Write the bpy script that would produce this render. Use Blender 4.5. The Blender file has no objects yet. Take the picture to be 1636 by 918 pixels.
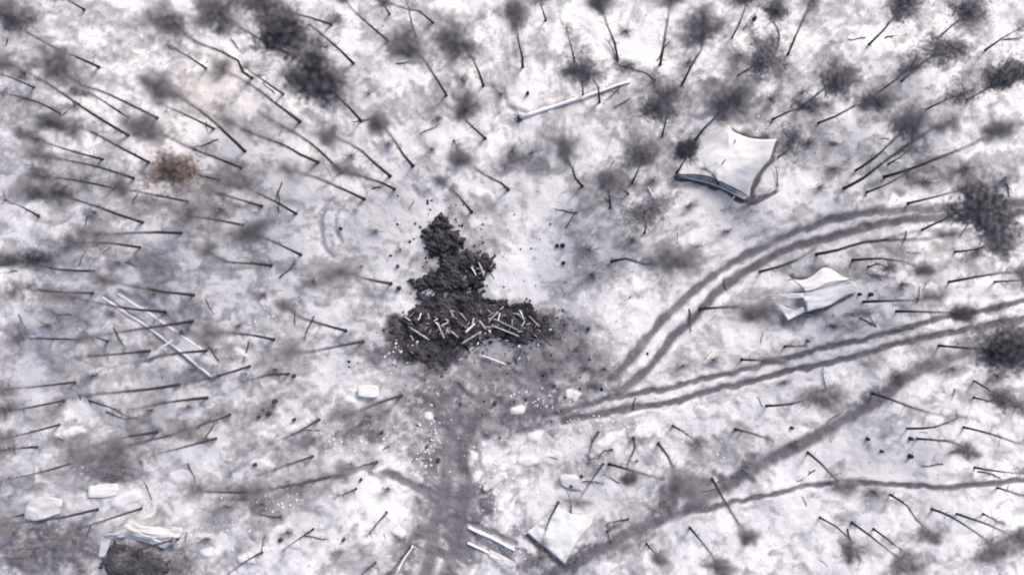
import bpy, math, random
import numpy as np
from mathutils import Vector

rnd = random.Random(7)
scene = bpy.context.scene

# ------------------------------------------------------------------ camera
H = 70.0            # metres above the ground
F = 1050.0          # focal length in photo pixels (photo is 1636 wide)
NX, NY = 861.0, 489.0   # the point straight below the camera
cam_data = bpy.data.cameras.new("camera")
cam = bpy.data.objects.new("camera", cam_data)
scene.collection.objects.link(cam)
scene.camera = cam
cam.location = (0, 0, H)
cam.rotation_euler = (0, 0, 0)
cam_data.sensor_width = 36.0
cam_data.lens = 36.0 * F / 1636.0
cam_data.shift_x = -(NX - 818.0) / 1636.0
cam_data.shift_y = (NY - 459.0) / 1636.0
cam_data.clip_start = 0.5
cam_data.clip_end = 6000.0
cam_data.dof.use_dof = True
cam_data.dof.focus_distance = 77.0
cam_data.dof.aperture_fstop = 0.0155

# ------------------------------------------------------------------ light
world = bpy.data.worlds.new("World")
scene.world = world
world.use_nodes = True
wn = world.node_tree
bg = wn.nodes["Background"]
sky = wn.nodes.new("ShaderNodeTexSky")
sky.sky_type = 'NISHITA'
sky.sun_disc = False
SUN_EL, SUN_AZ = math.radians(38), math.radians(35)
sky.sun_elevation = SUN_EL
sky.sun_rotation = SUN_AZ
sky.dust_density = 6.0
sky.air_density = 1.0
wn.links.new(sky.outputs[0], bg.inputs[0])
bg.inputs[1].default_value = 0.12
sun_data = bpy.data.lights.new("sun", 'SUN')
sun_data.energy = 1.35
sun_data.angle = math.radians(17)
sun_data.color = (1.0, 0.965, 0.94)
sun = bpy.data.objects.new("sun", sun_data)
scene.collection.objects.link(sun)
sd = Vector((math.sin(SUN_AZ) * math.cos(SUN_EL), math.cos(SUN_AZ) * math.cos(SUN_EL), math.sin(SUN_EL)))
sun.rotation_euler = sd.to_track_quat('Z', 'Y').to_euler()
scene.view_settings.view_transform = 'Standard'
scene.view_settings.look = 'None'
scene.view_settings.exposure = 0.72
scene.view_settings.gamma = 1.0

# ------------------------------------------------------------------ helpers
C = scene.collection
def at(px, py, z=0.0):
    """ground plan position of a photo pixel at height z"""
    s = (H - z) / F
    return Vector(((px - NX) * s, -(py - NY) * s, z))

def pts_px(L):
    return [(p[0], p[1]) for p in L]

_tabs = {}
def vnoise(x, y, seed):
    if seed not in _tabs:
        _tabs[seed] = np.random.RandomState(seed).rand(256, 256)
    t = _tabs[seed]
    x = np.asarray(x, float); y = np.asarray(y, float)
    xi = np.floor(x).astype(int); yi = np.floor(y).astype(int)
    fx = x - xi; fy = y - yi
    fx = fx * fx * fx * (fx * (fx * 6 - 15) + 10); fy = fy * fy * fy * (fy * (fy * 6 - 15) + 10)
    a = t[xi & 255, yi & 255]; b = t[(xi + 1) & 255, yi & 255]
    c = t[xi & 255, (yi + 1) & 255]; d = t[(xi + 1) & 255, (yi + 1) & 255]
    return (a * (1 - fx) + b * fx) * (1 - fy) + (c * (1 - fx) + d * fx) * fy

def fbm(x, y, seed, octs=4, gain=0.5):
    s = 0; a = 1; n = 0
    for k in range(octs):
        s = s + a * vnoise(x * 2 ** k + 17.3 * k, y * 2 ** k + 9.1 * k, seed + k)
        n += a; a *= gain
    return s / n

def sstep(e0, e1, x):
    t = np.clip((x - e0) / (e1 - e0), 0, 1)
    return t * t * (3 - 2 * t)

def polydist(x, y, P):
    best = np.full(np.shape(x), 1e9)
    for (ax, ay), (bx, by) in zip(P[:-1], P[1:]):
        dx, dy = bx - ax, by - ay
        t = np.clip(((x - ax) * dx + (y - ay) * dy) / (dx * dx + dy * dy + 1e-9), 0, 1)
        best = np.minimum(best, np.hypot(x - ax - t * dx, y - ay - t * dy))
    return best

def inside(x, y, P):
    r = np.zeros(np.shape(x), bool)
    n = len(P)
    for i in range(n):
        ax, ay = P[i]; bx, by = P[(i + 1) % n]
        if ay == by: continue
        c = ((ay > y) != (by > y)) & (x < (bx - ax) * (y - ay) / (by - ay) + ax)
        r ^= c
    return r

def smooth_line(P, step=10.0):
    """Catmull-Rom resampling of a 2-D or 3-D polyline"""
    P = [np.array(p, float) for p in P]
    if len(P) == 2:
        n = max(2, int(np.linalg.norm(P[1] - P[0]) / step))
        return [tuple(P[0] + (P[1] - P[0]) * k / n) for k in range(n + 1)]
    Q = [2 * P[0] - P[1]] + P + [2 * P[-1] - P[-2]]
    out = []
    for i in range(1, len(Q) - 2):
        a, b, c, d = Q[i - 1], Q[i], Q[i + 1], Q[i + 2]
        n = max(1, int(np.linalg.norm(c - b) / step))
        for k in range(n):
            t = k / n
            out.append(tuple(0.5 * (2 * b + (c - a) * t + (2 * a - 5 * b + 4 * c - d) * t * t + (3 * b - a - 3 * c + d) * t ** 3)))
    out.append(tuple(P[-1]))
    return out

# ------------------------------------------------------------------ materials
def mat(name, col, rough=0.9, col2=None, scale=3.0, bump=0.0, detail=4.0):
    m = bpy.data.materials.new(name); m.use_nodes = True
    nt = m.node_tree; b = nt.nodes["Principled BSDF"]
    b.inputs["Roughness"].default_value = rough
    b.inputs["Specular IOR Level"].default_value = 0.2
    if col2 is None: col2 = tuple(c * 0.6 for c in col)
    tc = nt.nodes.new("ShaderNodeTexCoord")
    oi = nt.nodes.new("ShaderNodeObjectInfo")
    nz = nt.nodes.new("ShaderNodeTexNoise"); nz.noise_dimensions = '4D'
    nz.inputs["Scale"].default_value = scale; nz.inputs["Detail"].default_value = detail
    nt.links.new(tc.outputs["Object"], nz.inputs["Vector"])
    mu = nt.nodes.new("ShaderNodeMath"); mu.operation = 'MULTIPLY'; mu.inputs[1].default_value = 37.0
    nt.links.new(oi.outputs["Random"], mu.inputs[0]); nt.links.new(mu.outputs[0], nz.inputs["W"])
    r = nt.nodes.new("ShaderNodeMapRange")
    r.inputs["From Min"].default_value = 0.35; r.inputs["From Max"].default_value = 0.65
    nt.links.new(nz.outputs["Fac"], r.inputs["Value"])
    mx = nt.nodes.new("ShaderNodeMix"); mx.data_type = 'RGBA'
    mx.inputs["A"].default_value = (*col, 1); mx.inputs["B"].default_value = (*col2, 1)
    nt.links.new(r.outputs["Result"], mx.inputs["Factor"])
    nt.links.new(mx.outputs["Result"], b.inputs["Base Color"])
    if bump:
        bp = nt.nodes.new("ShaderNodeBump"); bp.inputs["Strength"].default_value = bump
        bp.inputs["Distance"].default_value = 0.05
        nt.links.new(nz.outputs["Fac"], bp.inputs["Height"]); nt.links.new(bp.outputs[0], b.inputs["Normal"])
    return m

def ground_material():
    m = bpy.data.materials.new("snow_over_forest_floor"); m.use_nodes = True
    nt = m.node_tree; N = nt.nodes; L = nt.links
    b = N["Principled BSDF"]; b.inputs["Roughness"].default_value = 0.85
    b.inputs["Specular IOR Level"].default_value = 0.15
    geo = N.new("ShaderNodeNewGeometry")
    def noise(scale, detail, rough=0.55, dist=0.0):
        n = N.new("ShaderNodeTexNoise"); n.inputs["Scale"].default_value = scale
        n.inputs["Detail"].default_value = detail; n.inputs["Roughness"].default_value = rough
        n.inputs["Distortion"].default_value = dist
        L.new(geo.outputs["Position"], n.inputs["Vector"]); return n.outputs["Fac"]
    def attr(nm):
        a = N.new("ShaderNodeAttribute"); a.attribute_name = nm; return a.outputs["Fac"]
    def math_(op, a, b_, c=None):
        n = N.new("ShaderNodeMath"); n.operation = op
        for i, v in enumerate((a, b_, c)):
            if v is None: continue
            if isinstance(v, (int, float)): n.inputs[i].default_value = v
            else: L.new(v, n.inputs[i])
        return n.outputs[0]
    def mapr(v, a, b_):
        n = N.new("ShaderNodeMapRange"); n.interpolation_type = 'SMOOTHSTEP'
        n.inputs["From Min"].default_value = a; n.inputs["From Max"].default_value = b_
        L.new(v, n.inputs["Value"]); return n.outputs["Result"]
    def mix(f, a, b_):
        n = N.new("ShaderNodeMix"); n.data_type = 'RGBA'
        L.new(f, n.inputs["Factor"])
        for k, v in (("A", a), ("B", b_)):
            if isinstance(v, tuple): n.inputs[k].default_value = (*v, 1)
            else: L.new(v, n.inputs[k])
        return n.outputs["Result"]
    n1 = noise(0.9, 5, 0.6, 0.4); n2 = noise(4.0, 4, 0.6); n3 = noise(0.12, 2)
    d = math_('ADD', attr("dirt"), math_('MULTIPLY', math_('SUBTRACT', n1, 0.5), 0.42))
    d = math_('ADD', d, math_('MULTIPLY', math_('SUBTRACT', n2, 0.5), 0.20))
    f = mapr(d, -0.25, 1.15)
    snow = mix(mapr(n3, 0.35, 0.65), (0.795, 0.785, 0.825), (0.715, 0.71, 0.75))
    snow = mix(math_('MULTIPLY', attr("warm"), 0.8), snow, (0.72, 0.66, 0.62))
    soil = mix(mapr(n2, 0.35, 0.68), (0.112, 0.106, 0.126), (0.165, 0.158, 0.182))
    c = mix(f, snow, soil)
    sp = mapr(math_('ADD', noise(2.6, 3, 0.5), math_('MULTIPLY', attr("dirt"), 0.06)), 0.665, 0.71)
    c = mix(math_('MULTIPLY', sp, 0.5), c, (0.12, 0.11, 0.13))
    ch = mapr(math_('ADD', attr("char"), math_('MULTIPLY', math_('SUBTRACT', n1, 0.5), 0.7)), 0.2, 0.85)
    c = mix(ch, c, mix(mapr(n2, 0.4, 0.65), (0.028, 0.026, 0.036), (0.075, 0.068, 0.082)))
    L.new(c, b.inputs["Base Color"])
    bp = N.new("ShaderNodeBump"); bp.inputs["Strength"].default_value = 0.55; bp.inputs["Distance"].default_value = 0.14
    L.new(math_('ADD', n1, math_('MULTIPLY', n2, 0.45)), bp.inputs["Height"]); L.new(bp.outputs[0], b.inputs["Normal"])
    return m

M_ground = ground_material()
M_bark = mat("dark_bark", (0.040, 0.036, 0.046), 0.95, (0.070, 0.064, 0.078), 6.0, 0.4)
M_twig = mat("grey_twigs", (0.24, 0.23, 0.255), 0.95, (0.31, 0.295, 0.325), 1.5)
M_needle = mat("dark_needles", (0.155, 0.150, 0.17), 0.95, (0.21, 0.20, 0.226), 1.5)
M_rust = mat("rust_brown_needles", (0.40, 0.31, 0.26), 0.95, (0.27, 0.235, 0.235), 1.2)
M_birch = mat("pale_birch_bark", (0.84, 0.82, 0.86), 0.8, (0.70, 0.68, 0.72), 3.0, 0.3)
M_pole = mat("weathered_pale_wood", (0.50, 0.48, 0.52), 0.85, (0.30, 0.28, 0.32), 4.0, 0.4)
M_log = mat("scorched_wood", (0.34, 0.32, 0.34), 0.9, (0.10, 0.095, 0.105), 2.5, 0.5)
M_char = mat("char", (0.010, 0.010, 0.013), 0.95, (0.085, 0.080, 0.094), 1.3, 0.8)
M_cloth = mat("pale_canvas", (0.80, 0.80, 0.82), 0.8, (0.73, 0.73, 0.76), 0.35, 0.15)
M_oldcloth = mat("dirty_canvas", (0.68, 0.67, 0.70), 0.85, (0.48, 0.47, 0.505), .8, 0.3)
M_snowclod = mat("snow_clod", (0.74, 0.73, 0.80), 0.9, (0.62, 0.61, 0.68), 2.0, 0.3)
M_rope_shade = mat("rope_and_hem_shade", (0.05, 0.05, 0.055), 0.9)  # guy ropes and slits; also the painted shadow line along the hem
M_stick = mat("grey_brown_stick", (0.11, 0.10, 0.115), 0.95, (0.07, 0.065, 0.075), 5.0)
M_net = mat("dirty_grey_net", (0.10, 0.095, 0.11), 0.95, (0.045, 0.043, 0.052), 0.8, 0.8)

# ------------------------------------------------------------------ mesh helpers
def new_obj(name, verts, faces, m=None, parent=None, smooth=True):
    me = bpy.data.meshes.new(name)
    me.from_pydata([tuple(v) for v in verts], [], faces)
    if smooth:
        me.polygons.foreach_set("use_smooth", [True] * len(me.polygons))
    if m: me.materials.append(m)
    o = bpy.data.objects.new(name, me); C.objects.link(o)
    if parent: o.parent = parent
    return o

def link_mesh(name, me, parent=None):
    o = bpy.data.objects.new(name, me); C.objects.link(o)
    if parent: o.parent = parent
    return o

def empty(name, loc):
    o = bpy.data.objects.new(name, None); C.objects.link(o)
    o.empty_display_size = 0.3
    o.location = loc
    return o

def tag(o, label=None, cat=None, group=None, kind=None):
    if label: o["label"] = label
    if cat: o["category"] = cat
    if group: o["group"] = group
    if kind: o["kind"] = kind

def tube(P, R, sides=7, wob=0.0, cap=True):
    """verts, faces of a tapered tube through points P with radii R"""
    P = [Vector(p) for p in P]; V = []; Fc = []
    up = None
    for i, p in enumerate(P):
        t = (P[min(i + 1, len(P) - 1)] - P[max(i - 1, 0)])
        if t.length < 1e-6: t = Vector((0, 0, 1))
        t.normalize()
        if up is None:
            up = Vector((1, 0, 0)) if abs(t.x) < 0.8 else Vector((0, 1, 0))
        a = t.cross(up).normalized(); b = t.cross(a).normalized(); up = a.cross(t)
        for k in range(sides):
            an = 2 * math.pi * k / sides
            r = R[i] * (1 + wob * (rnd.random() - 0.5))
            V.append(p + (a * math.cos(an) + b * math.sin(an)) * r)
    for i in range(len(P) - 1):
        for k in range(sides):
            k2 = (k + 1) % sides
            Fc.append((i * sides + k, i * sides + k2, (i + 1) * sides + k2, (i + 1) * sides + k))
    if cap:
        Fc.append(tuple(range(sides - 1, -1, -1)))
        Fc.append(tuple((len(P) - 1) * sides + k for k in range(sides)))
    return V, Fc

def merge(parts):
    V = []; Fc = []
    for v, f in parts:
        o = len(V); V += list(v); Fc += [tuple(i + o for i in q) for q in f]
    return V, Fc

# ------------------------------------------------------------------ data: ground
RUTS = {  # name -> list of (polyline in photo pixels, half width px, strength)
 'curved_vehicle_track': [
   ([(1660,322),(1540,331),(1410,338),(1350,346),(1300,360),(1240,385),(1180,415),(1130,447),(1096,478),(1062,508),(1030,545),(1000,580),(975,606)], 7.5, .95),
   ([(1660,338),(1520,346),(1440,352),(1380,365),(1300,386),(1240,407),(1185,437),(1150,462),(1112,502),(1082,532),(1052,570),(1015,606),(985,628)], 8, 1.0)],
 'straight_vehicle_track': [
   ([(1670,470),(1600,490),(1560,499),(1500,510),(1440,525),(1370,545),(1290,563),(1227,581),(1150,600),(1080,617),(1000,632),(950,644),(890,662)], 5, 1.0),
   ([(1670,500),(1636,508),(1570,522),(1500,535),(1430,551),(1350,575),(1280,588),(1227,603),(1160,618),(1100,635),(1040,648),(960,661),(900,672)], 5.5, 1.1)],
 'trodden_path': [
   ([(1670,520),(1600,545),(1560,557),(1500,580),(1440,608),(1410,635),(1390,650),(1340,675),(1290,705),(1240,728),(1190,757),(1140,790),(1080,818),(1020,845),(950,882),(900,906),(850,935)], 11, .95)],
 'narrow_footpath': [
   ([(1670,760),(1636,765),(1580,772),(1500,778),(1440,776),(1380,771),(1310,772),(1230,790),(1160,805),(1085,820)], 4.5, .95)],
 'muddy_track': [
   ([(672,935),(690,880),(694,835),(712,780),(716,710),(735,655)], 15, .9),
   ([(708,935),(722,890),(732,840),(742,780),(740,710),(765,660)], 14, .95)],
}
# dirt patches: x, y, rx, ry, angle deg, strength   (photo pixels on the ground)
PATCH = [
 (745,640,115,48,0,.62),(728,735,48,95,5,.65),(885,655,85,36,-12,.62),(905,560,62,42,0,.62),(945,588,52,26,-10,.55),
 (770,560,150,40,0,.62),(650,545,50,36,10,.7),(600,567,20,16,0,.85),(820,600,80,30,0,.4),
 (165,740,65,34,0,.6),(55,865,95,45,-5,.85),(235,895,75,35,10,.85),(390,800,70,22,-8,.45),(350,840,60,28,0,.35),
 (560,700,45,22,-15,.5),(600,680,60,20,-10,.45),(470,770,90,16,-10,.45),(440,800,60,30,0,.4),(560,870,70,22,0,.3),
 (850,880,55,18,20,.5),(905,905,60,20,-20,.55),(1090,775,35,28,0,.35),(940,455,45,40,0,.4),(985,400,45,40,0,.3),
 (790,360,45,80,15,.32),(860,420,20,60,0,.25),(1090,420,52,38,0,.45),(1090,570,50,22,-20,.35),(1215,500,40,18,0,.4),
 (1280,500,50,12,-8,.35),(1360,440,60,18,10,.35),(1450,400,60,14,0,.25),(1520,560,80,22,-20,.3),(1600,600,50,40,0,.3),
 (1310,632,35,16,0,.3),(1430,300,120,16,-30,.3),(1540,290,90,30,-10,.35),(1330,240,50,50,0,.35),(1200,180,70,40,0,.35),
 (1270,130,50,60,0,.4),(1050,190,40,40,0,.3),(900,115,60,25,10,.2),(1160,100,60,60,0,.25),(990,300,50,60,-15,.3),
 (560,410,50,40,0,.35),(500,440,60,25,10,.25),(420,560,60,24,0,.25),(330,520,60,14,30,.45),(210,500,50,12,30,.5),
 (270,560,60,10,35,.45),(120,560,60,20,0,.35),(100,500,90,28,0,.3),(60,240,90,36,15,.35),(150,300,90,26,12,.35),
 (60,180,80,24,20,.35),(40,40,70,50,0,.3),(160,100,90,30,20,.3),(230,60,70,40,0,.25),(470,30,70,40,10,.3),
 (560,120,50,20,20,.25),(680,160,50,20,20,.22),(740,110,50,60,20,.35),(560,250,50,26,25,.3),(640,330,30,50,0,.2),
 (300,290,60,20,10,.3),(430,250,50,14,15,.25),(90,390,90,16,5,.35),(250,420,60,18,8,.25),(360,450,50,20,10,.2),
 (1560,330,70,30,0,.3),(1400,700,40,12,-20,.1),(1380,780,60,18,0,.35),(540,345,10,50,0,.3),(620,300,40,10,0,.2),
 (880,255,20,60,10,.3),(830,250,25,30,0,.4),(1040,345,40,24,0,.2),(1120,730,45,24,-20,.35),(760,420,60,40,0,.45),
 (1060,800,60,16,-25,.3),(620,760,40,8,32,.6),(660,785,36,9,32,.6),(350,750,60,16,-5,.25),(120,640,80,14,-5,.2),
 (470,700,60,20,-10,.25),(260,690,110,14,-12,.4),(1480,140,90,60,0,.3),(1480,250,80,30,-25,.3),
]
MUD = [(880,662,125,30,-14,1.0),(960,625,50,18,-25,.8),(940,650,60,16,-12,.9),(660,720,60,18,30,.75),(660,880,34,46,35,.8),(765,800,22,60,-10,.7),(985,600,30,12,-45,.8),(1180,760,60,14,-33,.9),(1020,845,90,14,-27,.9),(940,885,90,18,-24,.95),(1600,530,80,14,-20,.9),(1430,610,90,10,-32,.8),(790,600,150,46,0,.8),(905,590,85,60,-10,.8),(730,650,90,60,0,.85),(900,650,95,36,-14,.9),(720,740,52,80,3,.95),(708,860,52,80,5,.95),(650,560,46,26,10,.85),(600,567,22,17,0,.95),
 (890,530,60,34,0,.85),(800,570,110,36,0,.85),(60,868,110,46,-5,.95),(230,895,80,34,8,.95),(165,745,70,34,0,.8),(860,890,70,22,15,.8),(905,903,50,16,-20,.85),(1075,790,60,30,-25,.8),(600,690,70,24,-12,.65),(400,800,90,22,-8,.6)]
LUMPS = [(915,770,16,10,20),(845,736,14,7,10),(748,732,11,14,-30),(812,742,18,7,-35),(790,770,20,6,-35),(806,800,16,5,-50),(770,845,8,5,10),(832,872,26,9,25),(800,895,20,8,25),(512,842,7,5,-10),(470,870,10,5,0),
       (165,784,22,10,-5),(205,800,24,9,-25),(330,882,14,7,-10),(395,892,12,7,0),(700,905,9,16,20),(705,748,9,14,0),(560,640,8,6,0),(525,210,11,6,0),(600,222,8,5,20),(452,145,0,0,0),(918,632,10,8,0),
       (640,150,7,8,0),(1420,155,0,0,0),(1335,225,6,4,0),(420,480,9,6,-20),(1010,660,16,7,-10),(975,700,22,8,-15),(1180,640,5,4,0),(1115,612,9,4,-10),(885,735,16,10,10)]
LUMPS += [(735,690,5,10,0),(690,665,8,6,0),(830,650,12,6,-20),(700,820,5,14,5),(850,700,12,8,-20),(760,760,14,6,-40),(780,735,10,5,-30),(1030,690,18,8,-10),(1060,640,20,5,-12),(640,850,10,8,0),(380,560,14,5,30),(330,575,16,5,30),(120,690,16,6,0),(290,760,20,8,0),(420,740,16,6,0)]
SNOW = [(640,350,60,50,0,.4),(610,260,50,30,0,.35),(470,400,60,30,0,.3),(840,330,50,50,0,.35),(1060,500,50,24,-40,.4),(300,160,60,30,20,.3),(900,20,60,30,0,.3),(1420,100,70,50,0,.3),(560,480,40,26,0,.35),  # clean bright snow
 (680,215,70,40,0,.5),(815,435,62,44,-20,1.0),(840,150,40,36,0,.5),(1010,520,70,34,-30,.5),(500,290,60,40,0,.3),(930,490,30,12,0,.2),
 (440,300,50,20,0,.3),(330,140,45,30,10,.35),(530,220,50,24,0,.3),(700,430,14,10,0,0),(1300,740,90,40,-5,.45),(1120,790,40,16,-20,.2),
 (1150,330,70,24,-15,.35),(1000,60,60,50,0,.3),(1480,620,90,24,-10,.3),(1540,780,120,100,0,.28),(1250,860,140,60,0,.45),
 (320,740,60,28,0,.45),(640,700,30,12,0,.3),(200,790,30,12,0,.4),(560,780,80,30,-10,.35),(560,820,70,26,-20,.3),(440,480,60,40,0,.2),
 (500,590,80,40,0,.25),(1130,540,60,30,-20,.25),(1200,460,40,18,-30,.3),(320,860,50,24,0,.3),(960,800,90,40,0,.4),(1180,650,90,18,-10,.35),
 (900,390,90,50,0,.25),(80,130,40,10,20,.3),(140,60,40,30,0,.25),(430,880,60,24,0,.4),(620,600,30,20,0,.35),(1280,300,50,20,-30,.3),
]
WARM = [(335,150,60,50,0,.8),(320,325,60,26,0,.8),(880,760,60,40,0,.25),(420,790,90,20,0,.5),(1400,770,70,40,0,.3),(280,285,40,30,0,.5)]
CHARP = [(690,568,44,18,8,1.0),(672,535,44,26,10,.85),(872,520,24,20,0,.7),(925,595,34,16,0,.3),(700,520,70,30,0,.8),(810,515,70,32,0,.8),(765,430,30,22,0,.6),(715,435,46,24,0,.6),(708,378,22,24,0,.5),
         (215,895,56,22,10,.5),(745,462,40,18,0,.4)]

EDGES = [([(1168,207),(1182,216),(1202,222),(1226,222)],3,1.2),([(1240,232),(1234,252),(1218,275),(1204,300),(1201,316)],4.5,1.2),([(1084,284),(1110,288),(1150,300),(1190,320),(1215,318),(1240,305)],3.5,1.2),  # large tarp's edge shadow, painted as dark ground lines
         ([(1270,444),(1288,447),(1302,440),(1316,427)],2.5,1.1),([(1290,502),(1312,498),(1340,482),(1362,471)],3,1.1),([(1264,440),(1284,462)],3,1.0),([(842,856),(866,878),(898,905)],4,1.1),  # same painted edge shadow beside the torn tarp and ground sheet
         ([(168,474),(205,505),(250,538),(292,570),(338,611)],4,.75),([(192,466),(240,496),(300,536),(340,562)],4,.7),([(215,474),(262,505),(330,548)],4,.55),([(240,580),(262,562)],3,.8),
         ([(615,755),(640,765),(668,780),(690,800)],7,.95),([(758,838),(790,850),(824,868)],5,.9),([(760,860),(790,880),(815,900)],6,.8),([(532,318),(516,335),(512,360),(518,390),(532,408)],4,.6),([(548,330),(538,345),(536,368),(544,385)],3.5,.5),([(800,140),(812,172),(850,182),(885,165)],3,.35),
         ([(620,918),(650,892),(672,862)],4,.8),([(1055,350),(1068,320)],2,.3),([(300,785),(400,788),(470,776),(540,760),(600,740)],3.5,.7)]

def blob(x, y, b):
    cx, cy, rx, ry, a, s = b
    a = math.radians(a); ca, sa = math.cos(a), math.sin(a)
    u = ((x - cx) * ca + (y - cy) * sa) / rx; v = (-(x - cx) * sa + (y - cy) * ca) / ry
    return s * np.exp(-(u * u + v * v) * 0.9)

def fields(X, Y):
    """dirt (with painted shade), char, warm, height at world positions on the ground"""
    px = NX + X / H * F; py = NY - Y / H * F
    wx = px + (fbm(px / 26, py / 26, 11, 3) - .5) * 46; wy = py + (fbm(px / 26, py / 26, 21, 3) - .5) * 46
    # broad mottling, drawn out away from the middle of the clearing
    ang = np.arctan2(py - NY, px - NX); rr = np.hypot(px - NX, py - NY)
    n = fbm(wx / 42, wy / 30, 31, 4, .6)
    n2 = fbm(ang * 26 + 40, rr / 90, 51, 3, .6)
    n3 = fbm(ang * 60 + 11, rr / 60, 56, 3, .6); n4 = fbm((px + py * .5) / 9, (py - px * .12) / 6, 36, 3, .6)  # n4: slanted noise painting faint shadow streaks into the ground tone
    fade = np.clip(rr / 300, 0, 1)
    d = np.clip((n - .37) * 2.1, -.15, .64) - .04 + .10 * np.clip((820 - px) / 800, 0, 1) + (n2 - .5) * .75 * fade + (n3 - .5) * .55 * fade + (n4 - .5) * .2
    for b in PATCH: d = d + blob(wx, wy, b)
    for b in SNOW: d = d - blob(wx, wy, b) * .95
    n5 = fbm(wx / 19 + 5, wy / 12 + 9, 61, 4, .55)
    d = d + sstep(.50, .60, n5) * .26 - sstep(.50, .40, n5) * .16
    d = np.where(d > .42, .42 + (d - .42) * .45, d)
    for b in MUD: d = np.maximum(d, np.minimum(blob(wx, wy, b) * 1.7, .97) * (.42 + 1.05 * fbm(wx / 26, wy / 20, 66, 4)) - .35 * sstep(.60, .66, fbm(px / 7, py / 6, 63, 3)))
    h = (fbm(X / 5, Y / 5, 71, 4) - .5) * .75
    # frozen clods on churned ground
    churn = np.clip(d, 0, 1)
    h = h + (fbm(X / .9, Y / .9, 91, 3, .6) - .5) * (.16 + .30 * churn)
    far = (np.hypot(X, Y) > 90)
    jx = px + (fbm(px / 17, py / 17, 131, 3) - .5) * 9; jy = py + (fbm(px / 17, py / 17, 141, 3) - .5) * 9
    for x_, y_, rx_, ry_, a_ in LUMPS:
        if rx_:
            b = blob(px + (wx - px) * .35, py + (wy - py) * .35, (x_, y_, rx_ * 1.1, ry_ * 1.1, a_, 1.0)); kk = sstep(.30, .62, b)
            d = d - kk * (d + .2) * .9; h = h + .16 * kk
    for nm, rs in RUTS.items():
        for P, w, s in rs:
            P = smooth_line(P, 14)
            dist = polydist(jx, jy, P)
            k = 1 - sstep(w * .35, w * 1.5, dist)
            k = k * np.clip(.68 + .72 * fbm(px / 24, py / 24, 161, 4), 0, 1.12)
            d = np.maximum(d, k * s * 1.08)
            h = h - .13 * k * s * (w < 10) - .10 * k * (w >= 10)
            if w < 9:
                rim = np.exp(-((dist - w * 2.0) / (w * .6)) ** 2)
                h = h + .035 * rim; d = d - .15 * rim * (1 - k)
    for P, w, s in EDGES:  # painted tarp edge shadow and ground marks, both stored as dirt
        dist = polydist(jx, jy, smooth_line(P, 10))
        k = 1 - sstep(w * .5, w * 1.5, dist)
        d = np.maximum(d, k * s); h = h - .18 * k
    ch = np.zeros_like(d)
    for b in CHARP: ch = ch + blob(wx, wy, b)
    wm = np.zeros_like(d)
    for b in WARM: wm = wm + blob(wx, wy, b)
    d = np.where(far, .3, d)
    return np.clip(d, -.4, 1.2), np.clip(ch, 0, 1), np.clip(wm, 0, 1), h

STEP = 0.19
gx = np.arange(-66, 62.01, STEP); gy = np.arange(-37, 41.01, STEP)
def extend(g):
    lo = []; hi = []; s = STEP * 2; a = g[0]; b = g[-1]
    while abs(a) < 3000:
        a -= s; b += s; lo.append(a); hi.append(b); s *= 1.45
    return np.array(lo[::-1] + list(g) + hi)
GX, GY = extend(gx), extend(gy)
XX, YY = np.meshgrid(GX, GY)
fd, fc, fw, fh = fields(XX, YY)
nxv, nyv = len(GX), len(GY)

def add_attrs(me, d, c, w):
    for nm, a in (("dirt", d), ("char", c), ("warm", w)):
        at_ = me.attributes.new(nm, 'FLOAT', 'POINT')
        at_.data.foreach_set("value", np.ascontiguousarray(a, dtype=np.float32).ravel())

def grid_mesh(name, V, nx, ny, m):
    me = bpy.data.meshes.new(name)
    me.vertices.add(nx * ny); me.vertices.foreach_set("co", V.astype(np.float32).ravel())
    i = np.arange((nx - 1) * (ny - 1)); r = i // (nx - 1); c = i % (nx - 1); a = r * nx + c
    q = np.stack([a, a + 1, a + nx + 1, a + nx], 1).astype(np.int32)
    me.loops.add(q.size); me.loops.foreach_set("vertex_index", q.ravel())
    me.polygons.add(len(q)); me.polygons.foreach_set("loop_start", np.arange(len(q), dtype=np.int32) * 4)
    me.polygons.foreach_set("use_smooth", np.ones(len(q), bool))
    me.update(calc_edges=True); me.materials.append(m)
    o = bpy.data.objects.new(name, me); C.objects.link(o)
    return o

g = grid_mesh("snowy_ground", np.stack([XX, YY, fh], -1).reshape(-1, 3), nxv, nyv, M_ground)
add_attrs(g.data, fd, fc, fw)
tag(g, kind="structure")

def gz(x, y):
    """height of the ground mesh at a point"""
    i = int(np.clip(np.searchsorted(GX, x) - 1, 0, nxv - 2)); j = int(np.clip(np.searchsorted(GY, y) - 1, 0, nyv - 2))
    u = (x - GX[i]) / (GX[i + 1] - GX[i]); v = (y - GY[j]) / (GY[j + 1] - GY[j])
    return float((fh[j, i] * (1 - u) + fh[j, i + 1] * u) * (1 - v) + (fh[j + 1, i] * (1 - u) + fh[j + 1, i + 1] * u) * v)
def onground(px, py, dz=0.0):
    p = at(px, py); p.z = gz(p.x, p.y) + dz; return p

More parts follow.
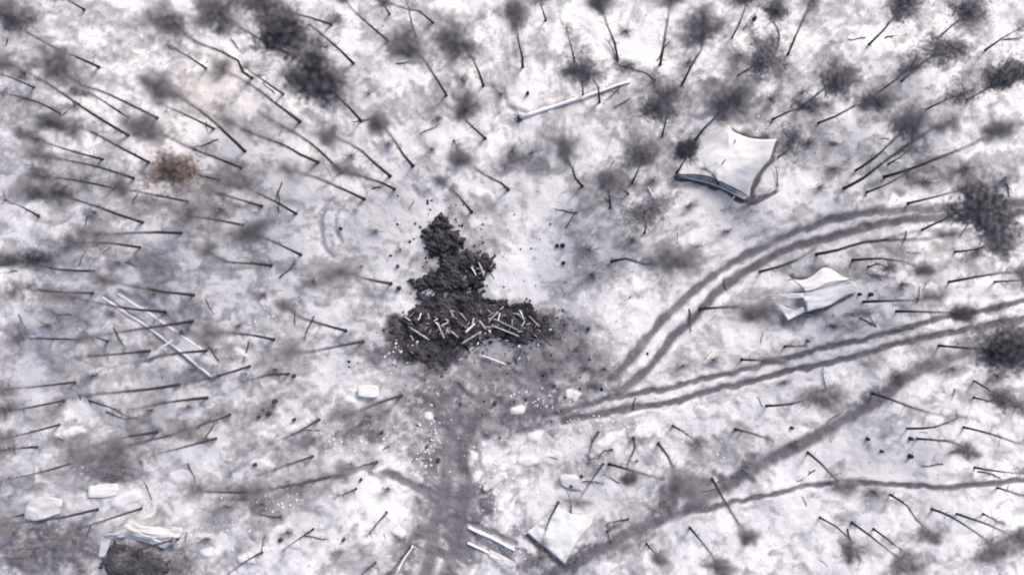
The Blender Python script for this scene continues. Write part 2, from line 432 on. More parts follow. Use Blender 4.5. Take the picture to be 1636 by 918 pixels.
# tracks: sheets lying in the ruts pressed into the ground
lift = 0.012
for nm, rs in RUTS.items():
    parent = empty(nm, (0, 0, 0)); tag(parent, kind="structure")
    for P, w, s in rs:
        L = [at(*p) for p in smooth_line(P, 3.0)]
        L = [p for p in L if -65 < p.x < 61 and -36 < p.y < 40]
        W = w * 1.9 / 15.0; K = 11; V = []
        for i, p in enumerate(L):
            t = (L[min(i + 2, len(L) - 1)] - L[max(i - 2, 0)]).normalized(); nn = Vector((-t.y, t.x, 0))
            for k in range(K):
                q = p + nn * W * (2 * k / (K - 1) - 1)
                e = lift if 0 < k < K - 1 else -0.02
                V.append((q.x, q.y, gz(q.x, q.y) + e))
        V = np.array(V)
        o = grid_mesh("rut" if w < 10 or 'muddy' in nm else "trodden_snow", V, K, len(L), M_ground)
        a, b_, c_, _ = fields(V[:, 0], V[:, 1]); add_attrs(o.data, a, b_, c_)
        o.parent = parent; o["kind"] = "structure"
        lift += 0.004

# ------------------------------------------------------------------ labels that tell each thing apart
LAND = [(760,470,"the charred heap"),(1165,255,"the large pale tarp"),(1305,470,"the torn smaller tarp"),(920,160,"the fallen white birch"),
        (265,545,"the crossed pale poles"),(275,275,"the rust-brown crown"),(500,115,"the darkest crown near top"),(585,623,"the small white sheet"),
        (225,852,"the rumpled lower left tarp"),(895,850,"the bottom centre pale tarp"),(960,625,"the track junction"),
        (1230,790,"the narrow footpath's west end"),(1575,345,"the dark crown at right edge"),(0,0,"the top left corner"),(1636,0,"the top right corner"),
        (1636,918,"the bottom right corner"),(20,640,"the middle of the left edge"),(1310,632,"the lone dark crown by the path"),(655,10,"the top edge's twin stems")]
DIRS = ["right of", "lower right of", "below", "lower left of", "left of", "upper left of", "above", "upper right of"]
ORD = ["nearest","second nearest","third nearest","fourth nearest","fifth nearest","sixth nearest","seventh nearest","eighth nearest","ninth nearest","tenth nearest","eleventh nearest","twelfth nearest"]
PENDING = []
def later(o, words, cat, group, px, py):
    PENDING.append((o, words, cat, group, px, py))
def settle():
    B = {}
    for e in PENDING:
        o, words, cat, group, px, py = e
        li = min(range(len(LAND)), key=lambda i: math.hypot(px - LAND[i][0], py - LAND[i][1]))
        dx, dy = px - LAND[li][0], py - LAND[li][1]
        s = int(round(math.atan2(dy, dx) / (math.pi / 4))) % 8
        B.setdefault((words, li, s), []).append((math.hypot(dx, dy), e))
    for (words, li, s), L in B.items():
        L.sort(key=lambda t: t[0])
        for k, (dd, (o, w, cat, group, px, py)) in enumerate(L):
            where = DIRS[s] + " " + LAND[li][2]
            if len(L) > 1: lab = f"{w}, {ORD[min(k, 11)]} {where}".replace("upper parallel","upper").replace("the middle of the left edge", "the left edge middle").replace("lone dark crown by the path", "lone path crown").replace("narrow footpath's west end", "footpath's west end").replace("darkest crown near top", "darkest crown").replace("the dark crown at right edge", "the dark right edge crown").replace("rumpled lower left tarp", "rumpled tarp").replace("bottom centre pale tarp", "bottom pale tarp")
            else: lab = f"{w} {where}"
            tag(o, lab, cat, group)

# ------------------------------------------------------------------ tarps
def coons(name, sides, zf, n=26):
    """cloth patch between four boundary polylines given in photo pixels (top, right, bottom, left)"""
    def res(P, n):
        P = np.array(smooth_line(P, 2.0)); d = np.r_[0, np.cumsum(np.linalg.norm(np.diff(P, axis=0), axis=1))]; d /= d[-1]
        t = np.linspace(0, 1, n); return np.stack([np.interp(t, d, P[:, 0]), np.interp(t, d, P[:, 1])], 1)
    T, R, Bm, Lf = [res(s, n) for s in sides]   # T: left->right, Bm: left->right, L: top->bottom, R: top->bottom
    V = []
    for j in range(n):
        v = j / (n - 1)
        for i in range(n):
            u = i / (n - 1)
            p = (1 - v) * T[i] + v * Bm[i] + (1 - u) * Lf[j] + u * R[j] - ((1 - u) * (1 - v) * T[0] + u * (1 - v) * T[-1] + (1 - u) * v * Bm[0] + u * v * Bm[-1])
            z = zf(u, v)
            V.append(tuple(at(p[0], p[1], z)))
    Fc = [(j * n + i, (j + 1) * n + i, (j + 1) * n + i + 1, j * n + i + 1) for j in range(n - 1) for i in range(n - 1)]
    return V, Fc

def wrinkle(u, v, seed, a=0.10):
    return float((fbm(np.array(u * 5.0), np.array(v * 5.0), seed, 3) - .5) * a)

def cloth(name, sides, zf, parent, m=M_cloth, n=26, label=None):
    V, Fc = coons(name, sides, zf, n)
    base = parent.location
    o = new_obj(name, [Vector(v) - base for v in V], Fc, m, parent)
    md = o.modifiers.new("thickness", 'SOLIDIFY'); md.thickness = 0.025; md.offset = 0
    if label: o["label"] = label
    return o, V

def stick(name, a, b, r, m, parent=None, sides=7, bend=0.0, r2=None, segs=5):
    a, b = Vector(a), Vector(b); org = a if parent is None else parent.location
    n = Vector((-(b - a).y, (b - a).x, 0)); n = n.normalized() if n.length else n
    P = []; R = []
    for k in range(segs + 1):
        t = k / segs
        P.append(a.lerp(b, t) - org + n * bend * math.sin(t * math.pi) + n * bend * .3 * math.sin(t * 9))
        R.append(r + ((r2 if r2 is not None else r) - r) * t)
    V, Fc = tube(P, R, sides, .3)
    o = new_obj(name, V, Fc, m, parent)
    if parent is None: o.location = a
    return o

SCRAPS = []
# large tarp, a canopy strung over poles
c0 = onground(1165, 258)
t1 = empty("tarpaulin_canopy", c0)
def z_big(u, v):
    return 1.25 + .30 * (math.sin(math.pi * min(max(u, 0), 1)) ** .8) * (math.sin(math.pi * v) ** .8) + wrinkle(u, v, 301, .3) + .16 * math.exp(-((u - .42 - .1 * v) / .03) ** 2) * (v > .1) \
        - 0.10 * abs(math.sin(u * 9 + v * 4)) * (1 - abs(2 * v - 1))
cl, Vb = cloth("canvas", [
    [(1117,222),(1133,212),(1150,206),(1163,199),(1170,209),(1184,216),(1200,221),(1220,223),(1241,222)],
    [(1241,222),(1236,234),(1230,252),(1218,267),(1206,281),(1200,297),(1197,315)],
    [(1083,279),(1105,279),(1130,282),(1150,290),(1175,302),(1197,315)],
    [(1117,222),(1115,236),(1108,247),(1097,256),(1088,268),(1083,279)]], z_big, t1, n=34)
for q in ((1083,279),(1197,315),(1241,222),(1163,199),(1117,222),(1160,255)):
    top = at(q[0], q[1], 1.25 if q != (1160,255) else 2.35); g_ = Vector((top.x, top.y, gz(top.x, top.y) - .1)); top.z -= .04
    stick("pole", g_, top, .05, M_stick, t1, segs=2)
for a_, b_ in (((1083,279),(1066,288)),((1197,315),(1196,332)),((1241,222),(1258,212)),((1163,199),(1160,184)),((1117,222),(1104,212))):
    stick("guy_rope", at(*a_, 1.25), onground(*b_), .018, M_rope_shade, t1, segs=2, sides=4)
for sa, sb in (((1175,221),(1173,231)), ((1157,257),(1153,264))):
    a_, b_ = at(*sa, 1.62) - c0, at(*sb, 1.62) - c0
    V, Fc = tube([a_, a_.lerp(b_, .5), b_], [.02, .07, .02], 6); new_obj("slit", V, Fc, M_rope_shade, t1)
for Pe, rr_ in (([(1083,279),(1105,279),(1130,282),(1150,290),(1175,302),(1197,315)], .05), ([(1163,199),(1170,209),(1184,216),(1200,221),(1220,223),(1241,222)], .05)):  # dark tubes added to draw the shadow line along the hem
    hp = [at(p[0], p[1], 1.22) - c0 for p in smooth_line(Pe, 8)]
    V, Fc = tube(hp, [rr_] * len(hp), 5); new_obj("hem_shade", V, Fc, M_rope_shade, t1)
tag(t1, "large pale canvas tarp with concave edges strung up near top right", "tarp")

# torn tarp in two sheets
t2 = empty("torn_tarpaulin", onground(1300, 470))
cloth("upper_sheet", [
    [(1265,445),(1277,447),(1287,446),(1299,440),(1309,431),(1318,427),(1330,431),(1345,441),(1358,445)],
    [(1358,445),(1357,446)],
    [(1287,465),(1300,462),(1315,455),(1330,450),(1345,448),(1357,446)],
    [(1265,445),(1272,451),(1280,459),(1287,465)]], lambda u, v: .95 + .30 * v + .15 * math.sin(math.pi * u) + wrinkle(u, v, 311, .25), t2, n=22)
cloth("lower_sheet", [
    [(1281,468),(1295,465),(1312,458),(1330,452),(1357,448)],
    [(1357,448),(1364,451),(1369,457),(1366,467)],
    [(1289,498),(1300,494),(1315,491),(1332,484),(1345,474),(1366,467)],
    [(1281,468),(1284,478),(1288,489),(1289,498)]], lambda u, v: 1.22 - .30 * v + .12 * math.sin(math.pi * u) + wrinkle(u, v, 321, .25), t2, n=22)
cloth("hanging_strip", [
    [(1223,472),(1245,470),(1262,469),(1281,468)],
    [(1281,468),(1284,472),(1286,475)],
    [(1232,479),(1248,476),(1262,477),(1286,475)],
    [(1223,472),(1227,475),(1232,479)]], lambda u, v: .5 + .9 * u + wrinkle(u, v, 331, .2), t2, n=12)
cloth("torn_corner", [
    [(1232,479),(1243,481),(1250,483),(1262,490)],
    [(1262,490),(1275,493),(1286,490),(1289,497)],
    [(1259,512),(1266,508),(1276,503),(1289,497)],
    [(1232,479),(1242,489),(1250,498),(1259,512)]], lambda u, v: .45 + .3 * u + wrinkle(u, v, 341, .25), t2, n=14)
for q, z in (((1318,428),1.2),((1358,446),1.45),((1287,466),1.3),((1367,467),.7),((1289,497),.7),((1266,446),.8)):
    top = at(q[0], q[1], z - .05); stick("pole", (top.x, top.y, gz(top.x, top.y) - .1), top, .045, M_stick, t2, segs=2)
stick("ridge_pole", at(1284,467,1.42), at(1360,446,1.55), .04, M_stick, t2, segs=4)
tag(t2, "smaller torn pale tarp in two folded sheets right of the curved track", "tarp")

# rumpled tarp, lower left
t3 = empty("rumpled_tarpaulin", onground(225, 852))
cloth("canvas", [
    [(185,842),(196,832),(207,824),(222,836),(240,840),(262,841),(291,842)],
    [(291,842),(290,852),(280,862),(264,876)],
    [(163,856),(180,860),(205,858),(228,864),(245,870),(264,876)],
    [(185,842),(180,846),(172,850),(163,856)]], lambda u, v: .55 + .45 * math.sin(math.pi * v) + wrinkle(u * 1.5, v * 1.5, 351, .9), t3, M_oldcloth, n=26)
cloth("hanging_strip", [[(161,856),(166,858),(178,861)],[(178,861),(174,872),(168,888)],[(157,888),(162,890),(168,888)],[(161,856),(160,870),(157,888)]],
      lambda u, v: .5 - .15 * v + wrinkle(u, v, 361, .2), t3, M_oldcloth, n=9)
for q in ((165,858),(206,828),(288,843),(262,873)):
    top = at(*q, .5); stick("pole", (top.x, top.y, gz(top.x, top.y) - .1), top, .045, M_stick, t3, segs=2)
tag(t3, "rumpled pale tarp over a dark dugout in the lower left", "tarp")

# pale tarp bottom centre
t4 = empty("ground_sheet", onground(900, 850))
cloth("canvas", [
    [(886,811),(900,814),(915,821),(935,822),(949,818)],
    [(949,818),(944,838),(928,855),(916,872),(903,901)],
    [(842,850),(856,862),(872,874),(888,888),(903,901)],
    [(886,811),(872,824),(858,836),(842,850)]], lambda u, v: t4.location.z + .33 + .18 * math.sin(math.pi * v) * math.sin(math.pi * u) + wrinkle(u, v, 371, .35), t4, n=26)
tag(t4, "flat bright pale tarp lying at bottom centre beside the trodden path", "tarp")

# small white sheet, and a scrap of tarp at the left
t5 = empty("white_sheet", onground(588, 623))
cloth("cloth", [[(573,616),(588,615),(604,617)],[(604,617),(605,625),(604,634)],[(572,633),(588,635),(604,634)],[(573,616),(571,625),(572,633)]],
      lambda u, v: .35 + wrinkle(u, v, 381, .25), t5, n=12)
tag(t5, "small square white sheet on the snow below left of the charred heap", "sheet")
t6 = empty("snowed_tarpaulin", onground(70, 812))
cloth("canvas", [[(45,797),(70,793),(100,797)],[(100,797),(99,808),(95,820)],[(38,828),(60,832),(95,822)],[(45,797),(40,812),(38,828)]],
      lambda u, v: .3 + .2 * math.sin(math.pi * u) + wrinkle(u, v, 391, .3), t6, M_oldcloth, n=16)
tag(t6, "dull snow dusted tarp near the lower left edge", "tarp")

SCR = [(165,784,22,10,-5),(790,770,20,6,-35),(800,893,20,6,25),(915,770,16,9,20),(395,892,12,7,0),(1335,225,6,4,0),(525,210,11,6,0)]
for x, y, rx, ry, a in SCR:
    if not rx: continue
    a = math.radians(a); c_, s_ = math.cos(a), math.sin(a)
    def q(u, v): 
        u *= rnd.uniform(.8, 1.2); v *= rnd.uniform(.75, 1.2); return (x + u * rx * c_ - v * ry * s_, y + u * rx * s_ + v * ry * c_)
    A, B_, C_, D_ = q(-1, -1), q(1, -1), q(1, 1), q(-1, 1)
    t = empty("pale_scrap", onground(x, y)); sd_ = rnd.randrange(400, 900)
    m1, m2, m3, m4 = q(0, -1.25), q(1.2, 0), q(0, 1.15), q(-1.25, 0)
    z0_ = t.location.z
    cloth("canvas", [[A, m1, B_], [B_, m2, C_], [D_, m3, C_], [A, m4, D_]], lambda u, v: z0_ + .12 + .10 * math.sin(math.pi * u) * math.sin(math.pi * v) + wrinkle(u * .8, v * .8, sd_, .22), t, M_oldcloth if rnd.random() < .6 else M_cloth, n=12)
    SCRAPS.append((t, x, y))

# ------------------------------------------------------------------ charred heaps
def heap(name, P, h, m, seed, label, cat, parent=None, step=.13, rag=8.0):
    Q = np.array([p for p in P], float)
    x0, y0 = Q.min(0) - 10; x1, y1 = Q.max(0) + 10
    s = step * 15
    gx_ = np.arange(x0, x1, s); gy_ = np.arange(y0, y1, s)
    X, Y = np.meshgrid(gx_, gy_)
    xx = X + (fbm(X / 8, Y / 8, seed, 3) - .5) * rag * 3; yy = Y + (fbm(X / 8, Y / 8, seed + 5, 3) - .5) * rag * 3
    sgn = np.where(inside(xx, yy, P), 1, -1)
    sdist = sgn * polydist(xx, yy, list(P) + [P[0]])
    wX = (X - NX) * H / F; wY = -(Y - NY) * H / F
    rid = 1 - np.abs(2 * fbm(X / 16, Y / 16, seed + 9, 4, .6) - 1)
    fine = np.abs(fbm(X / 5, Y / 5, seed + 19, 3, .7) - .5)
    hh = np.clip(sdist / 7, 0, 1) ** .6 * h * (.30 + .75 * (rid - .35)) + fine * .45 * np.clip(sdist / 3, 0, 1)
    base_z = np.array([[gz(a, b) for a, b in zip(r1, r2)] for r1, r2 in zip(wX, wY)])
    Z = base_z + np.where(sdist > 0, hh + .02, -.15)
    k = (H - np.clip(Z, 0, 4)) / H        # keep the outline where the photo has it
    V = np.stack([wX * k, wY * k, Z], -1).reshape(-1, 3)
    nx_ = len(gx_); Fc = []
    keep = sdist > -2
    for j in range(len(gy_) - 1):
        for i in range(nx_ - 1):
            if keep[j, i] or keep[j + 1, i] or keep[j, i + 1] or keep[j + 1, i + 1]:
                a = j * nx_ + i; Fc.append((a, a + nx_, a + nx_ + 1, a + 1))
    used = sorted({i for f in Fc for i in f}); mp = {u: i for i, u in enumerate(used)}
    cx, cy = at(*Q.mean(0)).xy; org = Vector((cx, cy, gz(cx, cy)))
    Vv = [Vector(V[u]) - org for u in used]
    o = new_obj(name, Vv, [tuple(mp[i] for i in f) for f in Fc], m, parent, smooth=False)
    o.location = org
    tag(o, label, cat)
    return o

heap("charred_debris_heap", [(690,359),(684,353),(700,349),(709,343),(718,350),(725,368),(742,383),(733,397),(702,402),(690,405),(676,398),(680,385),(668,374),(686,367)],
     .95, M_char, 401, "uppermost black pile of charred debris with pointed ragged top", "debris heap")
heap("charred_debris_heap", [(700,404),(728,399),(757,401),(788,410),(790,430),(777,440),(780,450),(760,458),(715,466),(665,460),(650,453),(656,445),(690,436),(705,425),(696,412)],
     .8, M_char, 421, "middle dark heap of charred debris widening towards the left", "debris heap")
heap("charred_debris_heap", [(665,464),(720,468),(772,460),(780,480),(850,486),(868,505),(862,535),(835,548),(800,540),(745,554),(700,548),(665,540),(640,515),(645,500),(672,488),(660,475)],
     .5, M_char, 441, "lowest and widest charred heap strewn with pale broken logs", "debris heap")
heap("charred_debris_heap", [(652,556),(680,550),(706,556),(700,574),(684,586),(672,576),(655,566)],
     .2, M_char, 461, "small charred patch of debris below the widest heap", "debris heap")
heap("dugout_cover", [(172,872),(200,872),(228,880),(262,892),(270,905),(258,930),(170,930),(160,905)],
     .45, M_net, 471, "dark netting cover of the dugout below the rumpled tarp", "cover")

# handmade pale logs over the heap (photo pixels) and small sticks
LOGS = [((656,524),(686,543),3.0,1),((697,515),(710,540),3.4,1),((738,549),(769,530),4.0,1),((744,531),(759,517),4.0,1),((785,520),(829,537),3.2,1),
        ((788,509),(827,527),2.4,1),((765,512),(776,526),3.6,1),((755,520),(757,508),4,1),((764,418),(773,440),3.4,1),((753,427),(761,440),2.6,1),
        ((780,515),(796,498),3.4,1),((830,495),(837,511),2.6,1),((765,566),(808,582),2.6,1),((719,528),(733,539),2.6,1),((706,520),(716,515),2.2,1),
        ((796,512),(799,500),2.6,1),((845,505),(862,522),2.2,1),((775,545),(800,541),1.8,1),((672,500),(668,512),2.4,1),((735,500),(745,512),2.2,1)]
LG = sorted(LOGS, key=lambda l: (l[0][0] + l[1][0]))
for k, (a, b, w, _) in enumerate(LG):
    za = .55 + rnd.random() * .2; zb = .5 + rnd.random() * .3
    if a[1] > 560: za = zb = .35
    pa, pb = at(*a, za), at(*b, zb); pa.z += gz(pa.x, pa.y); pb.z += gz(pb.x, pb.y)
    o = stick("broken_log", pa, pb, w / 30 * .9, M_birch if k % 3 == 0 else M_pole, None, 8, .04, w / 30 * .7)
    tag(o, None)
    ordw = ["leftmost","second from left","third from left","fourth from left","fifth from left","sixth from left","seventh from left","eighth from left","ninth from left","tenth from left",
            "tenth from right","ninth from right","eighth from right","seventh from right","sixth from right","fifth from right","fourth from right","third from right","second from right","rightmost"][k]
    tag(o, f"pale broken log among the charred debris, {ordw} of the thicker ones", "log", "broken logs on the charred heap")
STK = []
for k in range(150):
    if k < 122: x, y = rnd.uniform(650, 862), rnd.gauss(519, 13)
    elif k < 138: x, y = rnd.uniform(730, 790), rnd.uniform(412, 445)
    else: x, y = rnd.uniform(720, 850), rnd.uniform(548, 585)
    a = rnd.uniform(0, math.pi); l = rnd.uniform(1.8, 6)
    z = rnd.uniform(.42, .70) if k < 138 else .15
    pa = at(x - l * math.cos(a), y - l * math.sin(a), z); pb = at(x + l * math.cos(a), y + l * math.sin(a), z + rnd.uniform(-.2, .2))
    pa.z += gz(pa.x, pa.y); pb.z += gz(pb.x, pb.y)
    o = stick("stick", pa, pb, rnd.uniform(.035, .08), [M_log, M_pole, M_char, M_birch if k % 8 == 3 else M_log][k % 4], None, 5, .05, segs=3)
    STK.append((k % 4, 0 if k < 122 else 1 if k < 138 else 2, x, o))
def nth(i): return ORDL[i] if i < len(ORDL) else f"{i + 1}th"
ORDL = ["first","second","third","fourth","fifth","sixth","seventh","eighth","ninth","tenth","eleventh","twelfth","thirteenth","fourteenth","fifteenth","sixteenth","seventeenth","eighteenth","nineteenth","twentieth",
        "twenty-first","twenty-second","twenty-third","twenty-fourth","twenty-fifth","twenty-sixth","twenty-seventh","twenty-eighth","twenty-ninth","thirtieth","thirty-first","thirty-second"]
for m_ in range(4):
    for z_ in range(3):
        S_ = sorted([e for e in STK if e[0] == m_ and e[1] == z_], key=lambda e: e[2])
        for i_, e in enumerate(S_):
            tag(e[3], f"{['scorched half pale', 'pale bleached', 'blackish', 'scorched thin mottled'][m_]} short stick {['in the widest charred heap', 'in the middle charred heap', 'below the charred heaps'][z_]}, {nth(i_)} from left",
                "stick", "sticks strewn over the charred heap")

# ------------------------------------------------------------------ fallen pale trunks and poles
def fallen(name, P, r0, r1, m, label, cat, group=None, dz=.1, stubs=0):
    L = smooth_line(P, 14)
    pts = [onground(p[0], p[1], dz + .05) for p in L]
    org = pts[0].copy(); n = len(pts)
    parts = [tube([p - org for p in pts], [r0 + (r1 - r0) * i / (n - 1) for i in range(n)], 8, .15)]
    for k in range(stubs):
        i = rnd.randrange(1, n); p = pts[i] - org; a = rnd.uniform(0, 6.28); l = rnd.uniform(.3, .9)
        parts.append(tube([p, p + Vector((math.cos(a) * l, math.sin(a) * l, .15))], [r1 * .5, .01], 5))
    V, Fc = merge(parts); o = new_obj(name, V, Fc, m); o.location = org
    tag(o, label, cat, group); return o

bt = fallen("fallen_birch_trunk", [(831,190),(870,176),(910,163),(950,150),(985,138),(1006,131)], .24, .15, M_birch,
            "long straight white birch trunk lying fallen above the clearing", "fallen trunk", stubs=5)
V, Fc = merge([tube([Vector((0, 0, .05)), Vector((math.cos(a) * -.6 - .1, math.sin(a) * .6, .05 + .35 * math.sin(a * 2)))], [.12, .02], 6) for a in [k * .7 - 2.2 for k in range(7)]])
ro = new_obj("root_plate", V, Fc, M_bark); ro.parent = bt
for P, r, lb in [
    ([(163,476),(200,500),(245,530),(290,562),(340,603)], .21, "longest pale pole of the crossed poles in the left"),
    ([(188,470),(240,503),(300,543),(335,566)], .18, "upper parallel pale pole among the crossed poles"),
    ([(232,577),(255,558),(277,543)], .18, "short pale pole crossing the two long parallel poles"),
    ([(1096,284),(1125,290),(1155,300),(1190,318)], .12, "pale pole along the lower edge of the large tarp"),
    ([(1174,313),(1166,322),(1157,336)], .11, "short pale pole pointing down from the large tarp's lower edge"),
    ([(1035,300),(1048,325),(1062,350)], .11, "slim pale pole below left of the large tarp"),
    ([(690,918),(668,897),(640,918)], .0, ""),
    ([(748,842),(785,858),(822,878)], .19, "thick pale trunk beside the muddy track at bottom centre"),
    ([(747,866),(775,880),(800,893)], .16, "shorter pale pole below the thick pale trunk near bottom centre"),
    ([(632,918),(645,893),(660,870)], .12, "pale pole lying at the bottom edge left of the muddy track"),
    ([(1228,112),(1260,118),(1222,110)], .0, ""),
    ([(960,140),(958,152)], 0, "")]:
    if r: fallen("fallen_pole", P, r * .95, r * .75, M_snowclod if P[0][0] < 240 else M_birch, lb, "pole", "pale poles lying on the snow", dz=-.1 if P[0][0] < 240 else .1, stubs=0 if P[0][0] < 240 else 2)

# ------------------------------------------------------------------ trees
def crown_mesh(name, m, seed, n_branch=16, n_leaf=900, size=(.20, .07), droop=.1, spread=1.0):
    """crown in a unit-ish volume: z from 0 to 1, radius 1; dark limbs with many small twig blades clumped at their ends"""
    r = random.Random(seed); V = []; Fc = []
    tips = []
    parts = []
    for k in range(n_branch):
        z0 = r.uniform(.0, .85); a = r.uniform(0, 2 * math.pi); l = (1 - abs(z0 - .4) * .9) * r.uniform(.30, 1.15) * spread
        e = Vector((math.cos(a) * l, math.sin(a) * l, z0 + r.uniform(-.05, .22)))
        mid = Vector((math.cos(a + .2) * l * .5, math.sin(a + .2) * l * .5, z0 + .02))
        parts.append(tube([Vector((0, 0, z0)), mid, e], [.030, .02, .006], 4, cap=False))
        tips.append((Vector((0, 0, z0)), mid, e, r.uniform(.12, .34)))
    V, Fc = merge(parts)
    nb = len(Fc)
    for i in range(n_leaf):
        s, mid, e, cr = tips[r.randrange(len(tips))]
        t = r.random() ** .6
        p = (mid.lerp(e, t * 2 - 1) if t > .5 else s.lerp(mid, t * 2)) + Vector((r.gauss(0, cr * .8), r.gauss(0, cr * .8), r.gauss(0, cr * .4)))
        d = Vector((r.gauss(0, 1), r.gauss(0, 1), r.gauss(0, .5))).normalized(); q = d.cross(Vector((r.gauss(0, 1), r.gauss(0, 1), r.gauss(0, 1)))).normalized()
        L_ = size[0] * r.uniform(.5, 1.3); W_ = size[1] * r.uniform(.5, 1.2)
        o = len(V); V += [p - q * W_, p + d * L_, p + q * W_]; Fc.append((o, o + 1, o + 2))
    me = bpy.data.meshes.new(name); me.from_pydata([tuple(v) for v in V], [], Fc)
    me.materials.append(M_bark); me.materials.append(m)
    idx = [0] * nb + [1] * (len(Fc) - nb); me.polygons.foreach_set("material_index", idx)
    return me
CR = {
 'dense': [crown_mesh("crown", M_needle, 100 + k, 22, 5200, (.10, .034)) for k in range(4)],
 'mid':   [crown_mesh("crown", M_twig, 200 + k, 16, 3600, (.11, .024)) for k in range(7)],
 'thin':  [crown_mesh("crown", M_twig, 300 + k, 12, 2000, (.11, .020)) for k in range(6)],
 'bare':  [crown_mesh("crown", M_twig, 400 + k, 9, 110, (.26, .02), spread=.9) for k in range(5)],
 'rust':  [crown_mesh("crown", M_rust, 500, 20, 3000, (.12, .04))],
}
WORD = {'dense': 'tree with dense dark crown', 'mid': 'tree with grey bushy crown', 'thin': 'tree with faint thin crown', 'bare': 'slender bare stemmed tree', 'rust': 'tree with rust-brown crown'}
count = {}
def tree(path, crown=None, kind='mid', w=1.0):
    """path: base -> top in photo pixels; crown: (x, y, rx, ry) in photo pixels"""
    base = path[0]
    P2 = list(path)
    if crown:
        # carry the trunk to the middle of its crown
        if math.hypot(P2[-1][0] - crown[0], P2[-1][1] - crown[1]) > 8: P2.append((crown[0], crown[1]))
        rx, ry = crown[2], crown[3]
    else:
        rx = ry = {'bare': 13, 'thin': 18, 'mid': 22, 'dense': 26}[kind]
    rb = math.hypot(base[0] - NX, base[1] - NY); rt = math.hypot(P2[-1][0] - NX, P2[-1][1] - NY)
    h = H * (1 - rb / max(rt, rb + 1)); h = min(max(h, 6.0), 17.0)
    if not crown: h = min(max(h, 7.0), 17.0)
    P2 = smooth_line(P2, 16)
    d = [0]
    for a, b in zip(P2[:-1], P2[1:]): d.append(d[-1] + math.hypot(b[0] - a[0], b[1] - a[1]))
    tot = d[-1] or 1
    gb = onground(*base)
    root = empty("tree" if kind != 'dense' else "pine_tree", gb)
    pts = []
    for (x, y), dd in zip(P2, d):
        t = dd / tot; p = at(x, y, h * t + gb.z * (1 - t)); pts.append(p - gb)
    pts[0] = Vector((0, 0, -.25))
    pts.insert(1, Vector((0, 0, .0)) + (pts[1] - pts[0]) * .06)
    r0 = (.112 + .0045 * h) * w
    n = len(pts)
    R = [r0 * 1.55] + [r0 * (1 - .72 * (i / (n - 1)) ** .9) for i in range(1, n)]
    tr = tube(pts, R, 8, .2)
    parts = [tr]
    if n > 5 and rnd.random() < .5:    # a forked leader
        i = rnd.randrange(n // 2, n - 1); p = pts[i]; dr = (pts[-1] - p); a = rnd.choice((-1, 1)) * rnd.uniform(.35, .7)
        e = p + Vector((dr.x * math.cos(a) - dr.y * math.sin(a), dr.x * math.sin(a) + dr.y * math.cos(a), dr.z)) * rnd.uniform(.5, .9) + Vector((rnd.gauss(0, .5), rnd.gauss(0, .5), 0))
        parts.append(tube([p, p.lerp(e, .5) + Vector((rnd.gauss(0, .15), rnd.gauss(0, .15), .3)), e], [R[i] * .6, R[i] * .45, .02], 6))
    for k in range(int(h * 1.3)):     # dead stubs up the stem
        i = rnd.randrange(2, n) if n > 3 else n - 1
        p = pts[i].lerp(pts[i - 1], rnd.random()); a = rnd.uniform(0, 6.28); l = rnd.uniform(.2, 1.5) * (.35 + i / n)
        parts.append(tube([p, p + Vector((math.cos(a) * l, math.sin(a) * l, rnd.uniform(-.1, .4)))], [.035, .008], 4, cap=False))
    V, Fc = merge(parts)
    new_obj("trunk", V, Fc, M_bark, root)
    # crown
    L = CR[kind]; i = count.get(kind, 0); count[kind] = i + 1
    c = link_mesh("crown", L[i % len(L)], root)
    s = (H - h) / F
    ext = math.hypot(pts[-1].x, pts[-1].y)
    ch = min(h * .42, max(2.0, (rx + ry) * s * 1.2))
    top = pts[-1]
    c.scale = (rx * s * 1.45, ry * s * 1.4, ch); c.rotation_euler = (0, 0, rnd.choice((0, math.pi)) + rnd.uniform(-.35, .35))
    c.location = top - Vector((0, 0, ch * .5)) - (top.normalized() * 0)
    later(root, ("short " if h < 9.5 else "tall " if h > 14.5 else "") + WORD[kind], "tree", "trees scattered over the snowy ground", *base)
    return root

